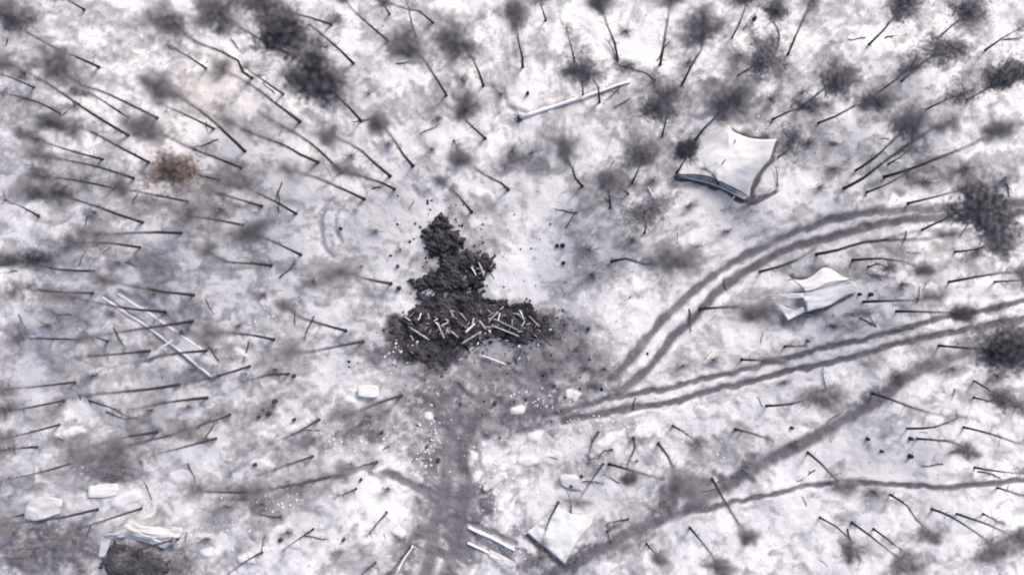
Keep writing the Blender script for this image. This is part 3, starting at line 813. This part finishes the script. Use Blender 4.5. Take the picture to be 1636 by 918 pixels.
T = [
 # left and upper left
 ([(134,15),(115,4),(88,-14)],None,'thin'), ([(160,108),(120,90),(80,72),(35,48),(8,37)],(15,22,30,26),'mid'),
 ([(205,216),(160,190),(115,160),(70,130),(22,107)],(-5,98,26,18),'thin'), ([(250,188),(200,163),(160,145),(132,137)],(82,100,28,26),'mid'),
 ([(205,188),(170,165),(140,147)],(122,146,16,12),'thin'), ([(55,140),(20,125),(-2,118)],(-30,108,24,18),'mid'),
 ([(98,182),(60,163),(20,152),(-10,146)],None,'thin'), ([(240,260),(200,240),(150,213),(115,200)],(90,197,30,16),'mid'),
 ([(385,268),(340,250),(300,235),(262,216)],(234,207,27,22),'mid'), ([(392,242),(360,212),(330,185),(290,157)],(252,140,30,20),'mid'),
 ([(215,285),(150,265),(100,255),(55,243)],(58,246,22,14),'thin'), ([(227,355),(190,343),(150,328),(110,317)],(72,308,40,16),'mid'),
 ([(62,345),(30,328),(2,318)],None,'bare'), ([(350,287),(325,282),(300,275)],(276,272,30,24),'rust'),
 ([(403,125),(388,115),(380,97),(353,82),(315,68)],(270,36,30,24),'mid'), ([(479,194),(440,165),(409,141),(385,126)],(352,112,22,14),'thin'),
 ([(470,92),(445,78),(410,60),(372,37)],(348,20,34,24),'mid'), ([(565,102),(545,82),(520,60),(496,40)],(455,54,44,26),'dense'),
 ([(530,40),(495,28),(465,20)],(425,10,38,22),'mid'), ([(577,193),(558,172),(538,153)],(500,115,48,33),'dense'),
 ([(620,65),(590,40),(562,14)],(545,-8,22,16),'thin'), ([(622,22),(612,6)],(604,-14,22,18),'mid'),
 ([(713,152),(700,130),(685,108),(672,88)],(652,72,28,26),'mid'), ([(664,58),(656,30),(650,0)],None,'bare'),
 ([(772,136),(765,115),(756,95)],(728,62,32,28),'mid'), ([(692,36),(670,18),(650,15),(620,5)],None,'bare'),
 ([(775,221),(755,203),(740,188)],(742,165,27,20),'mid'), ([(660,265),(645,248),(630,225),(616,205)],(600,194,20,22),'mid'),
 ([(623,281),(600,262),(580,243),(560,230),(540,222)],(521,215,19,18),'mid'), ([(508,259),(480,247),(450,230),(409,216),(384,204)],(360,190,16,12),'thin'),
 ([(545,275),(520,250),(495,228),(460,206),(424,189)],None,'bare'), ([(630,302),(610,292),(588,285)],(555,275,26,14),'thin'),
 ([(582,318),(550,303),(500,282),(460,271)],None,'thin'), ([(812,303),(800,292),(775,280),(760,270)],(736,257,20,19),'mid'),
 ([(753,338),(740,322),(725,305)],(705,290,14,10),'thin'), ([(472,341),(440,322),(409,308)],(383,292,28,18),'mid'),
 ([(480,407),(450,392),(422,380)],(392,370,34,17),'mid'), ([(432,424),(409,421),(365,418),(330,402)],None,'thin'),
 ([(625,453),(602,449),(585,445)],(548,434,36,22),'thin'), ([(552,528),(509,516),(486,509),(460,496)],(450,488,12,10),'mid'),
 ([(580,545),(530,555),(490,562),(462,561)],None,'thin'), ([(290,372),(250,371),(210,372),(170,374),(148,373)],None,'thin'),
 ([(152,433),(120,432),(90,430)],(30,415,50,14),'mid'), ([(310,471),(260,466),(215,458),(185,452)],(165,446,26,12),'thin'),
 ([(308,513),(260,520),(220,526),(172,533)],(130,538,22,10),'thin'), ([(125,542),(80,541),(30,540)],None,'thin'),
 ([(437,542),(409,536),(370,532),(340,530)],None,'thin'), ([(398,585),(360,597),(330,605),(292,613)],None,'bare'),
 ([(286,614),(240,621),(200,625),(150,630),(96,637)],None,'bare'), ([(460,597),(430,598),(409,604),(385,611)],None,'bare'),
 ([(95,678),(50,690),(0,702)],None,'thin'), ([(62,713),(30,716),(-5,721)],None,'thin'), ([(122,738),(60,755),(0,768)],None,'thin'),
 ([(158,812),(100,826),(30,835)],(-10,840,30,14),'mid'), ([(37,822),(10,827),(-15,832)],None,'bare'), ([(367,662),(335,674),(290,686)],None,'thin'),
 ([(316,682),(260,698),(200,712)],(170,722,34,18),'mid'), ([(509,670),(470,693),(430,708)],None,'bare'), ([(640,632),(600,645),(553,665)],None,'thin'),
 ([(618,818),(603,835),(588,855)],None,'bare'), ([(657,872),(640,893),(620,920)],None,'bare'), ([(600,898),(585,910),(565,930)],None,'bare'),
 ([(543,757),(500,768),(460,776),(412,783)],None,'thin'), ([(402,786),(360,786),(310,784)],None,'thin'), ([(569,780),(555,787),(538,793)],None,'bare'),
 ([(602,738),(575,745),(548,752)],None,'thin'), ([(140,640),(175,650),(210,668)],None,'bare'), ([(170,545),(130,530)],None,'bare'),
 # top middle
 ([(835,107),(834,90),(828,65),(826,45)],(825,18,20,32),'mid'), ([(872,33),(865,10),(861,-8)],None,'thin'),
 ([(987,97),(982,70),(970,40),(965,25)],(955,4,24,14),'mid'), ([(1055,103),(1062,60),(1067,30),(1071,-8)],None,'thin'),
 ([(1090,135),(1105,105),(1120,80)],(1128,42,33,27),'mid'), ([(958,163),(956,140),(945,122)],(936,112,26,20),'mid'),
 ([(932,152),(930,135)],(915,112,22,16),'thin'), ([(918,98),(912,72),(905,48)],None,'bare'),
 ([(1046,130),(1035,119),(1018,112)],(998,108,22,9),'thin'), ([(1058,218),(1062,200),(1065,187)],(1056,160,35,28),'mid'),
 ([(1112,222),(1124,206),(1138,192)],(1163,162,36,28),'mid'), ([(1082,275),(1090,262),(1097,250)],(1098,236,17,17),'dense'),
 ([(930,298),(919,285),(915,270),(908,258)],(905,237,17,20),'mid'), ([(975,332),(974,318),(972,306)],(972,284,20,24),'mid'),
 ([(1010,292),(1018,275)],(1028,248,28,30),'mid'), ([(1030,372),(1032,358)],(1026,338,32,22),'mid'),
 ([(1004,310),(990,300)],(985,292,18,18),'thin'), ([(978,417),(1000,413),(1030,422)],(1085,422,54,36),'thin'),
 ([(1237,88),(1245,60),(1242,45),(1230,30)],(1240,14,22,16),'mid'), ([(1258,88),(1270,60),(1284,30),(1296,0)],None,'thin'),
 ([(1180,120),(1200,108)],(1222,84,28,32),'mid'), ([(1307,197),(1335,186),(1360,172)],(1395,160,26,16),'mid'), ([(1275,175),(1300,155)],(1340,125,30,26),'mid'),
 ([(1148,293),(1140,279),(1125,268)],None,'bare'), ([(1170,60),(1180,40),(1190,15)],(1195,-5,26,18),'mid'),
 ([(1235,190),(1262,178)],(1300,168,30,12),'thin'), ([(1245,250),(1262,238)],(1262,225,22,26),'thin'),
 # area to the upper right
 ([(1390,70),(1410,50),(1430,25)],(1440,8,26,20),'mid'), ([(1440,130),(1465,108),(1490,88)],(1510,74,30,24),'mid'),
 ([(1500,60),(1525,38)],(1550,15,30,24),'mid'), ([(1545,160),(1580,140)],(1612,120,30,24),'dense'), ([(1400,150),(1425,132)],(1450,112,22,20),'thin'),
 ([(1575,80),(1600,62),(1630,45)],None,'bare'), ([(1480,175),(1510,160)],(1540,148,28,20),'thin'),
 # right
 ([(1368,272),(1400,250),(1425,225),(1440,207)],(1458,200,24,30),'mid'), ([(1348,301),(1380,284),(1412,259),(1460,225),(1505,198)],None,'thin'),
 ([(1412,283),(1460,268),(1510,248),(1550,232)],(1602,207,26,16),'mid'), ([(1385,307),(1420,293),(1450,275)],None,'bare'), ([(1420,262),(1440,250)],(1452,238,22,16),'thin'),
 ([(1472,367),(1510,350),(1545,333)],(1575,342,36,44),'dense'), ([(1527,402),(1560,398)],(1598,385,26,22),'mid'),
 ([(1304,406),(1340,399),(1380,387),(1440,383),(1480,382)],(1525,374,26,8),'thin'), ([(1364,415),(1410,413),(1450,420)],(1477,430,15,12),'mid'),
 ([(1388,426),(1402,421)],(1420,427,13,10),'thin'), ([(1215,434),(1250,424),(1278,412),(1302,398)],None,'bare'),
 ([(1518,450),(1560,442),(1600,436),(1640,434)],None,'thin'), ([(1380,482),(1430,480),(1470,479)],(1495,474,26,13),'thin'),
 ([(1590,450),(1640,447)],None,'bare'), ([(1432,497),(1480,498),(1522,500)],(1543,503,19,13),'dense'),
 ([(1502,552),(1550,556),(1595,558)],(1620,562,38,34),'dense'), ([(1120,493),(1150,491),(1180,490)],(1205,497,34,18),'mid'),
 ([(1185,574),(1210,575)],(1242,578,24,10),'thin'), ([(1255,553),(1285,553)],None,'bare'), ([(1225,648),(1262,645)],(1310,633,32,18),'mid'),
 ([(1395,628),(1430,640),(1470,655),(1515,665)],None,'bare'), ([(1450,684),(1492,682),(1538,664)],None,'bare'), ([(1465,700),(1500,703),(1532,709)],(1549,721,17,13),'mid'),
 ([(1557,746),(1592,752),(1640,757)],None,'bare'), ([(1540,682),(1580,692),(1640,712)],None,'bare'), ([(1592,778),(1640,793)],None,'bare'),
 ([(1558,635),(1582,641)],(1602,638,16,16),'mid'), ([(1557,608),(1590,628)],(1625,648,22,14),'thin'), ([(1375,508),(1400,522)],(1385,500,30,10),'thin'),
 ([(1290,722),(1312,740),(1335,765)],(1356,778,22,12),'mid'), ([(1310,826),(1335,840),(1358,860)],(1362,881,17,18),'mid'),
 ([(1362,835),(1390,855),(1428,885)],(1446,898,30,14),'mid'), ([(1397,845),(1420,862),(1448,885)],None,'bare'),
 ([(1423,790),(1450,808),(1463,828),(1480,845)],(1488,857,15,14),'mid'), ([(1490,813),(1520,825),(1562,852),(1590,872)],(1598,880,30,17),'mid'),
 ([(1528,820),(1580,838),(1622,857)],(1640,862,22,16),'mid'), ([(1175,685),(1205,693),(1232,702)],None,'bare'),
 # below the middle
 ([(1052,708),(1066,727),(1080,757)],(1092,776,28,22),'mid'), ([(1012,698),(1014,715),(1003,740)],(1003,764,13,11),'dense'),
 ([(963,740),(950,760),(935,782)],(922,803,24,9),'thin'), ([(973,740),(1000,748),(1040,760),(1060,766)],None,'bare'),
 ([(978,717),(963,721),(955,732),(943,732)],None,'bare'), ([(956,690),(946,706),(941,722),(938,742)],None,'bare'),
 ([(892,803),(878,828),(866,866)],None,'bare'), ([(1138,765),(1155,795),(1170,820),(1186,842)],(1193,858,17,15),'mid'),
 ([(1102,842),(1125,870),(1142,893)],(1152,906,26,12),'mid'), ([(1033,868),(1045,882)],(1053,893,14,14),'mid'), ([(1004,829),(985,832),(968,836)],None,'bare'),
 ([(1075,680),(1090,688)],(1115,706,22,14),'thin'), ([(970,848),(975,866)],None,'bare'), ([(725,225),(733,243)],None,'bare'),
 ([(1570,820),(1600,835)],None,'bare'), ([(1450,325),(1480,318),(1530,305)],(1550,298,22,12),'thin'),
]
T += [([(262,498),(200,492),(140,480)],(110,474,20,10),'thin'), ([(240,560),(180,566),(120,570)],None,'bare'), ([(330,560),(270,566),(215,580)],None,'bare'),
 ([(250,690),(190,700),(120,722)],None,'thin'), ([(330,635),(270,642),(200,656)],None,'bare'), ([(225,395),(170,388),(120,388)],None,'thin'), ([(390,360),(350,352),(300,345)],None,'thin'),
 ([(300,322),(250,312),(190,300)],None,'thin'), ([(180,300),(120,288),(60,280)],None,'thin'), ([(340,205),(300,185),(262,168)],None,'bare'), ([(165,255),(110,240),(50,220)],None,'thin'),
 ([(330,110),(300,90),(268,74)],None,'bare'), ([(452,150),(420,128),(392,108)],None,'bare'), ([(420,330),(380,318),(345,308)],None,'bare'), ([(285,860),(240,872),(190,890)],None,'bare'),
 ([(345,700),(300,712),(240,728)],None,'bare'), ([(120,610),(70,616),(10,622)],None,'thin'), ([(100,640),(50,650),(0,660)],None,'thin'), ([(150,468),(90,466),(30,460)],None,'thin'),
 ([(500,728),(460,742),(415,758)],None,'bare'), ([(420,880),(390,898),(360,920)],None,'bare'), ([(225,812),(175,828),(120,846)],None,'bare'), ([(500,845),(475,862),(450,880)],None,'bare')]
for e in T: tree(*e)

# ------------------------------------------------------------------ shrubs: low leafless brushwood
def shrub_mesh(seed, n=46, m=M_twig):
    r = random.Random(seed); parts = []
    for k in range(n):
        a = r.uniform(0, 6.28); l = r.uniform(.3, 1.0); hz = r.uniform(.3, 1.0)
        p1 = Vector((math.cos(a) * l * .45, math.sin(a) * l * .45, hz * .55)); p2 = Vector((math.cos(a + r.uniform(-.5, .5)) * l, math.sin(a + r.uniform(-.5, .5)) * l, hz))
        parts.append(tube([Vector((0, 0, -.1)), p1, p2], [.022, .016, .005], 3, cap=False))
        for q in range(4):
            t = r.uniform(.3, 1); s = p1.lerp(p2, t); d = Vector((r.gauss(0, .16), r.gauss(0, .16), r.gauss(.05, .12)))
            parts.append(tube([s, s + d], [.011, .004], 3, cap=False))
    V, Fc = merge(parts); me = bpy.data.meshes.new("shrub"); me.from_pydata([tuple(v) for v in V], [], Fc); me.materials.append(m); return me
SM = [shrub_mesh(600 + k) for k in range(5)]
SH = [(40,120,26,10),(120,170,22,10),(60,270,30,12),(150,340,26,10),(110,395,30,12),(190,420,24,10),(350,335,24,12),(245,470,20,10),(80,520,26,10),
      (150,600,30,8),(240,655,20,8),(300,650,26,8),(100,700,24,10),(180,745,40,20),(140,725,26,16),(330,700,24,10),(420,655,16,10),(435,650,12,10),(440,590,22,8),
      (500,450,26,12),(577,425,11,8),(420,470,18,10),(380,520,16,8),(640,400,12,8),(600,370,20,8),(690,240,16,8),(620,230,20,10),(560,250,16,14),(540,30,30,12),
      (590,150,14,6),(740,130,18,24),(700,190,18,10),(800,150,14,8),(820,245,16,18),(850,245,14,8),(1000,50,22,8),(1100,100,20,12),(1180,90,24,16),(1250,110,22,16),
      (1280,150,22,14),(1230,160,22,20),(1290,230,22,16),(1330,270,28,12),(1310,300,26,10),(1200,325,26,8),(1160,370,22,8),(1100,330,22,10),(1110,395,20,14),
      (1010,385,22,14),(940,400,24,16),(945,440,20,18),(900,520,20,10),(920,560,26,16),(965,590,26,14),(880,590,22,12),(1330,520,30,9),(1290,500,40,9),(1400,440,34,12),
      (1440,455,26,8),(1480,290,30,12),(1540,270,28,14),(1600,290,22,14),(1560,400,20,18),(1600,490,28,10),(1520,590,30,12),(1590,600,26,16),(1250,610,24,9),(1440,600,22,10),
      (1270,705,20,7),(1340,770,28,12),(1395,785,26,10),(1190,745,20,12),(1120,765,24,14),(1060,800,20,10),(980,840,16,8),(920,890,26,12),(860,890,28,12),(560,690,24,14),
      (590,665,22,12),(540,660,20,14),(500,700,18,10),(560,740,22,9),(480,775,26,8),(420,805,30,14),(360,810,26,12),(330,860,26,10),(460,850,24,12),(540,880,22,9),
      (100,860,34,16),(50,880,34,16),(20,850,26,18),(130,910,26,10),(290,900,22,10),(620,780,20,10),(820,640,16,9),(770,660,16,9),(1040,290,20,14),(1520,720,14,6),
      (1140,575,26,10),(1090,585,24,9),(230,560,18,7),(290,530,16,7),(310,590,18,8),(180,500,18,8)]
for k, (x, y, rx, ry) in enumerate(SH):
    o = link_mesh("shrub", SM[k % 5]); p = onground(x, y); o.location = p
    o.rotation_euler = (0, 0, rnd.uniform(-.4, .4)); o.scale = (rx / 15, ry / 15, rnd.uniform(.6, 1.2))
    later(o, "leafless low grey shrub", "shrub", "leafless shrubs in the snow", x, y)

# ------------------------------------------------------------------ fallen branches
def branch_mesh(seed):
    r = random.Random(seed); P = [Vector((0, 0, 0))]; a = 0
    for k in range(5): a += r.uniform(-.35, .35); P.append(P[-1] + Vector((math.cos(a) * .2, math.sin(a) * .2, r.uniform(-.01, .015))))
    parts = [tube(P, [.030, .028, .024, .02, .015, .008], 5)]
    for k in range(1, 5):
        b = a + r.choice((-1, 1)) * r.uniform(.5, 1.1); parts.append(tube([P[k], P[k] + Vector((math.cos(b) * .16, math.sin(b) * .16, .03))], [.014, .004], 4, cap=False))
    V, Fc = merge(parts); me = bpy.data.meshes.new("fallen_branch"); me.from_pydata([tuple(v) for v in V], [], Fc); me.materials.append(M_stick); return me
BM = [branch_mesh(700 + k) for k in range(8)]
taken = [(760, 470, 130), (1165, 255, 85), (1305, 470, 70)]
n = 0; k = 0
while n < 120 and k < 900:
    k += 1
    x, y = rnd.uniform(10, 1626), rnd.uniform(10, 908)
    if any(math.hypot(x - a, y - b) < c for a, b, c in taken): continue
    n += 1; taken.append((x, y, 26))
    o = link_mesh("fallen_branch", BM[n % 8]); p = onground(x, y, .05); o.location = p
    s = rnd.uniform(.9, 3.0); o.scale = (s, s, s); o.rotation_euler = (0, 0, rnd.uniform(0, 6.28))
    later(o, "thin fallen branch on snow", "branch", "fallen branches lying about", x, y)

# stumps and dark stones
def stump(px, py, r):
    p = onground(px, py, -.1); V, Fc = tube([Vector((0, 0, 0)), Vector((0, 0, .15)), Vector((.02, 0, .5))], [r * 1.4, r * 1.05, r], 9, .15)
    o = new_obj("tree_stump", V, Fc, M_bark); o.location = p
    later(o, "small dark tree stump", "stump", "dark stumps in the snow", px, py)
for q in ((577,765),(610,690),(791,643),(940,525),(912,775),(929,760),(1391,470),(1373,470),(440,640),(430,660),(470,670),(415,665),(682,713),(700,735),(638,460),(636,425),(545,365),
          (470,600),(1265,683),(1455,700),(1454,728),(890,392),(899,392),(1290,545),(410,740),(843,150),(1205,30),(900,420),(550,860),(450,860),(1385,700),(1408,720)):
    stump(q[0], q[1], rnd.uniform(.13, .24))

# snow clods thrown up around the tracks, too many to count
parts = []
r2 = random.Random(5)
def clod(x, y, s):
    p = onground(x, y, s * .12); V = []
    for k in range(5):
        a = k * 1.257 + r2.uniform(-.3, .3); V.append(p + Vector((math.cos(a), math.sin(a), -.2)) * s * r2.uniform(.7, 1.2))
    V.append(p + Vector((r2.uniform(-.3, .3) * s, r2.uniform(-.3, .3) * s, s * r2.uniform(.4, .8))))
    parts.append((V, [(k, (k + 1) % 5, 5) for k in range(5)]))
for cx, cy, sx, sy, nn in ((1000,680,60,22,110),(780,730,40,26,70),(800,780,30,40,60),(690,700,26,50,70),(960,720,50,30,50),(830,520,50,40,30),(880,640,60,20,40),(560,700,60,30,50),
                           (350,850,60,20,40),(640,560,30,20,30),(1240,200,30,20,30),(420,500,40,30,40),(900,440,60,30,40),(830,860,40,30,60),(440,800,60,20,40),(700,260,200,90,60),(1100,700,80,30,30)):
    for k in range(nn): clod(r2.gauss(cx, sx * .6), r2.gauss(cy, sy * .6), r2.choice((.05, .07, .09, .12, .17)))
V, Fc = merge(parts); o = new_obj("snow_clods", V, Fc, M_snowclod, smooth=True)
tag(o, "loose snow clods scattered along the churned tracks", "snow", None, "stuff")

parts = []
for k in range(420):
    x, y = r2.choice(((r2.gauss(700, 50), r2.gauss(565, 16)), (r2.gauss(870, 35), r2.gauss(535, 26)), (r2.gauss(650, 22), r2.gauss(530, 26)), (r2.gauss(760, 60), r2.gauss(430, 45)), (r2.gauss(700, 26), r2.gauss(370, 26)), (r2.gauss(800, 110), r2.gauss(600, 50))))
    s_ = r2.choice((.06, .09, .13, .2)); p = onground(x, y, .02); V = [p + Vector((math.cos(a) * s_ * r2.uniform(.4, 1.5), math.sin(a) * s_ * r2.uniform(.4, 1.5), 0)) for a in (0, 1.6, 3.1, 4.7)] + [p + Vector((0, 0, s_ * .8))]
    parts.append((V, [(0, 1, 4), (1, 2, 4), (2, 3, 4), (3, 0, 4)]))
V, Fc = merge(parts); o = new_obj("charred_fragments", V, Fc, M_char, smooth=False)
tag(o, "small blackened fragments scattered round the charred heaps", "debris", None, "stuff")
for t, x, y in SCRAPS: later(t, "pale crumpled scrap", "scrap", "pale scraps lying on the ground", x, y)

settle()
